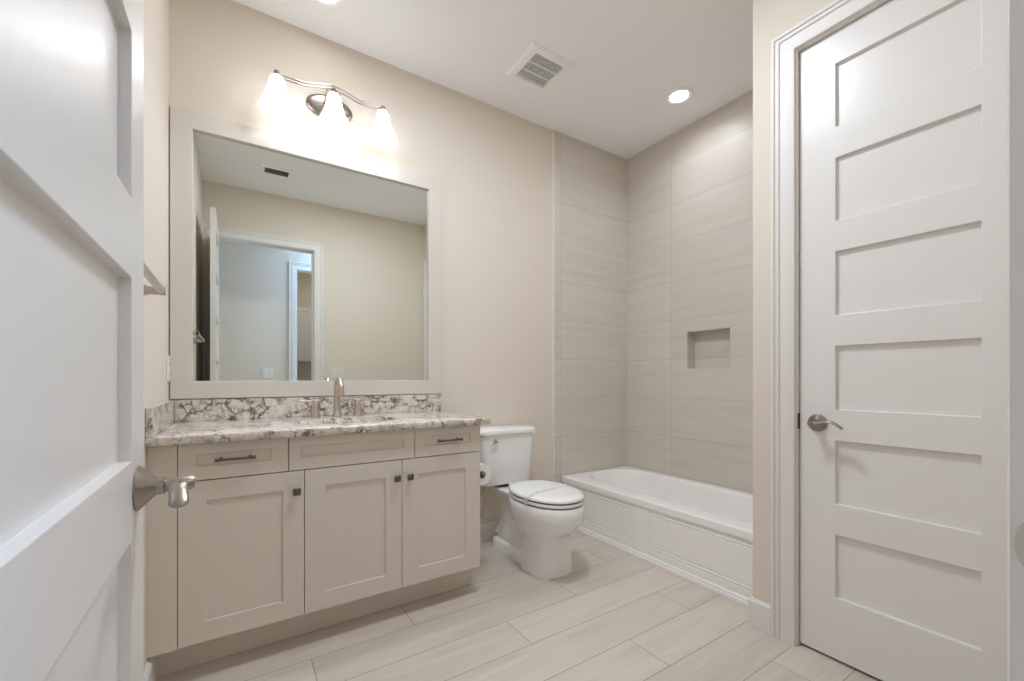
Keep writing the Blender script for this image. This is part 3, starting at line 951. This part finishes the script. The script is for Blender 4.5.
obj('tank_gasket', lathe(B(), [(0.050, 0.402), (0.050, 0.420)], (KX, TYc - 0.03, 0), 'z', 24), M['rubber_gap'], to, 40)

# egg-shaped rings: front (small y) longer than the back
BX = 1.490
def egg(yc, front, back, half, z, n=48, e=2.15, x=None):
    x = BX if x is None else x
    out = []
    for i in range(n):
        t = 2 * PI * i / n
        c, s = math.cos(t), math.sin(t)
        xx = abs(c) ** (2 / e) * (1 if c >= 0 else -1) * half
        yy = abs(s) ** (2 / e) * (1 if s >= 0 else -1)
        out.append(Vector((x + xx, yc + (yy * back if yy > 0 else yy * front), z)))
    return out
bw = B()
BY = 1.955
PXc = 1.522
loft(bw, [egg(2.00, 0.180, 0.10, 0.134, 0.0, e=2.9, x=PXc), egg(2.00, 0.180, 0.10, 0.134, 0.010, e=2.9, x=PXc), egg(2.00, 0.176, 0.10, 0.132, 0.06, e=2.8, x=PXc), egg(2.00, 0.175, 0.10, 0.129, 0.15, e=2.7, x=PXc),
          egg(2.00, 0.182, 0.11, 0.128, 0.205, e=2.5, x=1.512), egg(1.99, 0.212, 0.15, 0.135, 0.242, e=2.3, x=1.496), egg(1.972, 0.255, 0.20, 0.158, 0.285), egg(1.96, 0.274, 0.22, 0.173, 0.330),
          egg(BY, 0.276, 0.23, 0.178, 0.375), egg(BY, 0.272, 0.235, 0.177, 0.405), egg(BY, 0.262, 0.23, 0.170, 0.414),
          egg(BY, 0.215, 0.17, 0.122, 0.414), egg(BY, 0.205, 0.16, 0.112, 0.38), egg(BY, 0.12, 0.11, 0.07, 0.26), egg(BY, 0.05, 0.05, 0.04, 0.23)])
# deck below the tank and the narrower trapway behind the bowl
DX = 1.476
loft(bw, [rrect(DX + 0.010, 2.30, 0.100, 0.150, 0.404, 0.05), rrect(DX + 0.010, 2.30, 0.100, 0.150, 0.388, 0.05), rrect(DX + 0.010, 2.26, 0.086, 0.130, 0.368, 0.05), rrect(DX + 0.010, 2.215, 0.066, 0.125, 0.325, 0.05),
          rrect(DX + 0.012, 2.20, 0.056, 0.14, 0.26, 0.045), rrect(DX + 0.010, 2.21, 0.056, 0.17, 0.17, 0.045), rrect(DX + 0.010, 2.24, 0.060, 0.19, 0.10, 0.045)][::-1])
# low foot with the bolt caps
loft(bw, [rrect(DX + 0.022, 2.240, 0.090, 0.185, 0.0, 0.05), rrect(DX + 0.022, 2.240, 0.090, 0.185, 0.052, 0.05), rrect(DX + 0.022, 2.240, 0.085, 0.180, 0.064, 0.05), rrect(DX + 0.020, 2.240, 0.068, 0.168, 0.072, 0.045), rrect(DX + 0.020, 2.240, 0.062, 0.162, 0.112, 0.045), rrect(DX + 0.010, 2.25, 0.054, 0.156, 0.124, 0.045)])
obj('bowl', bw, M['porcelain'], to, 45)
for s_ in (-1, 1):
    obj('bolt_cap', lathe(B(), [(0.015, 0.0), (0.0145, s_ * 0.008), (0.009, s_ * 0.014), (0.002, s_ * 0.016)], (DX + 0.022 + s_ * 0.088, 2.185, 0.034), 'x', 18), M['white_plastic'], to, 50)
def ring_plate(rings_out, rings_in):
    b = B()
    loft(b, rings_out + rings_in, False, False)
    bmesh.ops.remove_doubles(b, verts=b.verts[:], dist=1e-5)
    return b
st = ring_plate([egg(1.952, 0.262, 0.225, 0.173, 0.4205), egg(1.952, 0.266, 0.230, 0.177, 0.4225), egg(1.952, 0.266, 0.230, 0.177, 0.4345), egg(1.952, 0.262, 0.226, 0.173, 0.4370)],
                [egg(1.952, 0.205, 0.14, 0.116, 0.4370), egg(1.952, 0.200, 0.135, 0.112, 0.4205), egg(1.952, 0.262, 0.225, 0.173, 0.4205)])
obj('seat', st, M['seat'], to, 45)
bu = B()  # dark filler plates stand in for shade in the seat gaps
loft(bu, [egg(1.952, 0.259, 0.221, 0.171, 0.4125), egg(1.952, 0.259, 0.221, 0.171, 0.4210)])
loft(bu, [egg(1.952, 0.259, 0.221, 0.171, 0.4360), egg(1.952, 0.259, 0.221, 0.171, 0.4445)])
tag(obj('seat_gap_shade', bu, M['rubber_gap'], to, 45), 'dark filler drawn as gap shade under seat and lid')
sl = B()
loft(sl, [egg(1.952, 0.259, 0.225, 0.172, 0.4440), egg(1.952, 0.266, 0.232, 0.178, 0.4465), egg(1.952, 0.267, 0.233, 0.179, 0.4540), egg(1.952, 0.262, 0.228, 0.174, 0.4610),
          egg(1.952, 0.245, 0.21, 0.160, 0.4655), egg(1.952, 0.20, 0.17, 0.130, 0.4685), egg(1.952, 0.10, 0.09, 0.07, 0.470)])
obj('seat_lid', sl, M['seat'], to, 45)
for sx in (-1, 1):
    hg = B()
    box(hg, BX + sx * 0.062 - 0.022, BX + sx * 0.062 + 0.022, 2.165, 2.200, 0.404, 0.455, 0.006, 3)
    obj('seat_hinge', hg, M['seat'], to, 40)
# paper band across lid and seat
pbm = B()
bx_y = 1.890
path = []
hw_ = 0.1815
for (x, z) in ((-hw_ + 0.006, 0.419), (-hw_, 0.432), (-hw_ - 0.0005, 0.453), (-hw_ + 0.009, 0.4640), (-0.145, 0.4695), (-0.08, 0.4715), (0.0, 0.4722), (0.08, 0.4715), (0.145, 0.4695), (hw_ - 0.009, 0.4640), (hw_ + 0.0005, 0.453), (hw_, 0.432), (hw_ - 0.006, 0.419)):
    path.append((x, z))
fine = catmull([(x, 0, z) for x, z in path], 5)
n_ = len(fine)
rings = []
for i, p in enumerate(fine):
    wv = 0.0035 * math.sin(i * 1.9)
    yy = bx_y + 0.022 + 0.034 * p.x / hw_ + 0.004 * math.sin(i * 0.55)
    rings.append([Vector((BX + p.x, yy - 0.017 + wv, p.z)), Vector((BX + p.x, yy, p.z + 0.0015 + 0.0008 * math.sin(i * 1.3))), Vector((BX + p.x, yy + 0.017 + wv, p.z)), Vector((BX + p.x, yy, p.z - 0.0004))])
loft(pbm, rings)
tag(obj('paper_band', pbm, M['band']), 'printed white paper band wrapped across the closed toilet lid', 'paper band')

# water supply behind the toilet
ws = thing('water_supply', 'white water supply hose and stop valve on the wall behind the toilet', 'water supply', (1.335, YA, 0.2))
vb = B()
lathe(vb, [(0.028, 0.0), (0.026, -0.004), (0.010, -0.008), (0.010, -0.050)], (1.335, YA, 0.205), 'y', 22)
lathe(vb, [(0.012, -0.014), (0.012, 0.016), (0.008, 0.020), (0.008, 0.034)], (1.335, YA - 0.050, 0.205), 'z', 16)
obj('valve', vb, M['chrome'], ws, 40)
obj('valve_knob', lathe(B(), [(0.006, 0.0), (0.006, -0.012), (0.016, -0.014), (0.016, -0.022), (0.008, -0.024)], (1.335, YA - 0.058, 0.205), 'y', 16, sy=0.6), M['chrome'], ws, 40)
hb = B()
tube(hb, catmull([(1.335, YA - 0.05, 0.235), (1.350, YA - 0.055, 0.29), (1.372, YA - 0.075, 0.34), (1.370, YA - 0.10, 0.39), (1.362, YA - 0.105, 0.412)], 8), 0.0065, 12)
obj('hose', hb, M['hose'], ws, 60)

# toilet paper roll and holder on the vanity side
PX, PY0, PY1, PZ = 1.138, 2.045, 2.150, 0.580
hd = thing('toilet_paper_holder', 'dark metal toilet paper holder on the vanity side panel', 'paper holder', (VX1, 2.16, PZ))
hb = B()
lathe(hb, [(0.024, 0.0), (0.024, 0.006), (0.009, 0.012), (0.009, PX - VX1 + 0.004)], (VX1, 2.175, PZ), 'x', 22)
obj('mount', hb, M['nickel_dark'], hd, 40)
obj('rod', lathe(B(), [(0.006, 2.182), (0.0075, 2.180), (0.0075, 2.045), (0.0095, 2.040), (0.0095, 2.030), (0.006, 2.028)], (PX, 0, PZ), 'y', 18), M['nickel_dark'], hd, 40)
rl = thing('toilet_paper_roll', 'white toilet paper roll hanging beside the vanity, near the tank', 'toilet paper', (PX, 2.09, PZ - 0.012))
rz = PZ - 0.0112
obj('paper', lathe(B(), [(0.0215, PY0), (0.057, PY0), (0.0588, PY0 + 0.002), (0.0588, PY1 - 0.002), (0.057, PY1), (0.0215, PY1), (0.0215, PY0)], (PX, 0, rz), 'y', 44, cap=False), M['tissue'], rl, 40)
obj('core', lathe(B(), [(0.0185, PY0 + 0.001), (0.0213, PY0 + 0.001), (0.0213, PY1 - 0.001), (0.0185, PY1 - 0.001), (0.0185, PY0 + 0.001)], (PX, 0, rz), 'y', 32, cap=False), M['core'], rl, 40)

# ------------------------------------------------------------------ bathtub
tub = thing('bathtub', 'white alcove bathtub with panelled apron below the tiled walls', 'bathtub', (2.43, 1.75, 0.0))
UX0, UX1, UY0, UY1, UZ = 2.072, XB - 0.001, YW + 0.001, YA - 0.011, 0.364
cx, cy = 2.435, 1.745
def bring(a, b, z, r, dx=0.0, dy=0.0):
    return rrect(cx + dx, cy + dy, a, b, z, r, 14)
sh = B()
oa, ob = (UX1 - UX0) / 2, (UY1 - UY0) / 2
ocx, ocy = (UX0 + UX1) / 2, (UY0 + UY1) / 2
def oring(ins, z, r):
    return rrect(ocx, ocy, oa - ins, ob - ins, z, r, 14)
loft(sh, [oring(0.0, UZ - 0.045, 0.004), oring(0.0, UZ - 0.012, 0.004), oring(0.0, UZ - 0.009, 0.004), oring(0.0025, UZ - 0.003, 0.006), oring(0.008, UZ - 0.0003, 0.008), oring(0.011, UZ, 0.009), bring(0.266, 0.698, UZ, 0.20, 0.012),
          bring(0.258, 0.690, UZ, 0.20, 0.012), bring(0.250, 0.682, UZ - 0.004, 0.195, 0.012), bring(0.243, 0.672, UZ - 0.018, 0.19, 0.012), bring(0.236, 0.645, UZ - 0.12, 0.18, 0.012, -0.01), bring(0.215, 0.590, UZ - 0.24, 0.17, 0.012, -0.03),
          bring(0.18, 0.54, UZ - 0.275, 0.15, 0.012, -0.04), bring(0.10, 0.42, UZ - 0.283, 0.09, 0.012, -0.05)], False, True)
obj('basin', sh, M['acrylic'], tub, 45)
ap = B()
AX = UX0 + 0.006
ya, yb = UY0 + 0.002, UY1 - 0.002
def groove_panel(bm, y0, y1, z0, z1, x):
    pass
# apron face assembled as a sheet with two framed recessed fields
def apron():
    t = bmesh.new()
    fields = [(1.055, 1.690, 0.072, 0.302, True), (1.800, 2.455, 0.072, 0.302, True)]
    ysl = [ya, 1.055, 1.690, 1.800, 2.455, yb]
    zsl = [0.0, 0.072, 0.302, UZ - 0.044]
    for i in range(5):
        for j in range(3):
            y0, y1, z0, z1 = ysl[i], ysl[i + 1], zsl[j], zsl[j + 1]
            if j == 1 and i in (1, 3):
                loops = []
                for ins, d in ((0.0, 0.0), (0.003, 0.004), (0.007, 0.004), (0.010, 0.0), (0.016, 0.0), (0.019, 0.004), (0.024, 0.0045), (0.027, 0.002)):
                    loops.append([Vector((AX + d, y0 + ins, z0 + ins)), Vector((AX + d, y1 - ins, z0 + ins)), Vector((AX + d, y1 - ins, z1 - ins)), Vector((AX + d, y0 + ins, z1 - ins))])
                loft(t, loops, False, True)
            else:
                quad(t, [(AX, y0, z0), (AX, y1, z0), (AX, y1, z1), (AX, y0, z1)])
    # back sheet and rim return give it thickness
    quad(t, [(AX + 0.03, ya, 0), (AX + 0.03, yb, 0), (AX + 0.03, yb, UZ - 0.044), (AX + 0.03, ya, UZ - 0.044)])
    quad(t, [(AX, ya, 0), (AX + 0.03, ya, 0), (AX + 0.03, ya, UZ - 0.044), (AX, ya, UZ - 0.044)])
    quad(t, [(AX, yb, 0), (AX + 0.03, yb, 0), (AX + 0.03, yb, UZ - 0.044), (AX, yb, UZ - 0.044)])
    quad(t, [(AX, ya, UZ - 0.044), (AX + 0.03, ya, UZ - 0.044), (AX + 0.03, yb, UZ - 0.044), (AX, yb, UZ - 0.044)])
    bmesh.ops.remove_doubles(t, verts=t.verts[:], dist=1e-5)
    return t
obj('apron', apron(), M['acrylic'], tub)
bs = B()
loft(bs, [[Vector((AX + dx, y, z)) for dx, z in ((0.001, 0.0), (-0.012, 0.0), (-0.012, 0.016), (-0.008, 0.020), (-0.008, 0.030), (-0.003, 0.036), (0.001, 0.037))] for y in (YW + 0.016, yb)])
obj('base_strip', bs, M['acrylic'], tub)
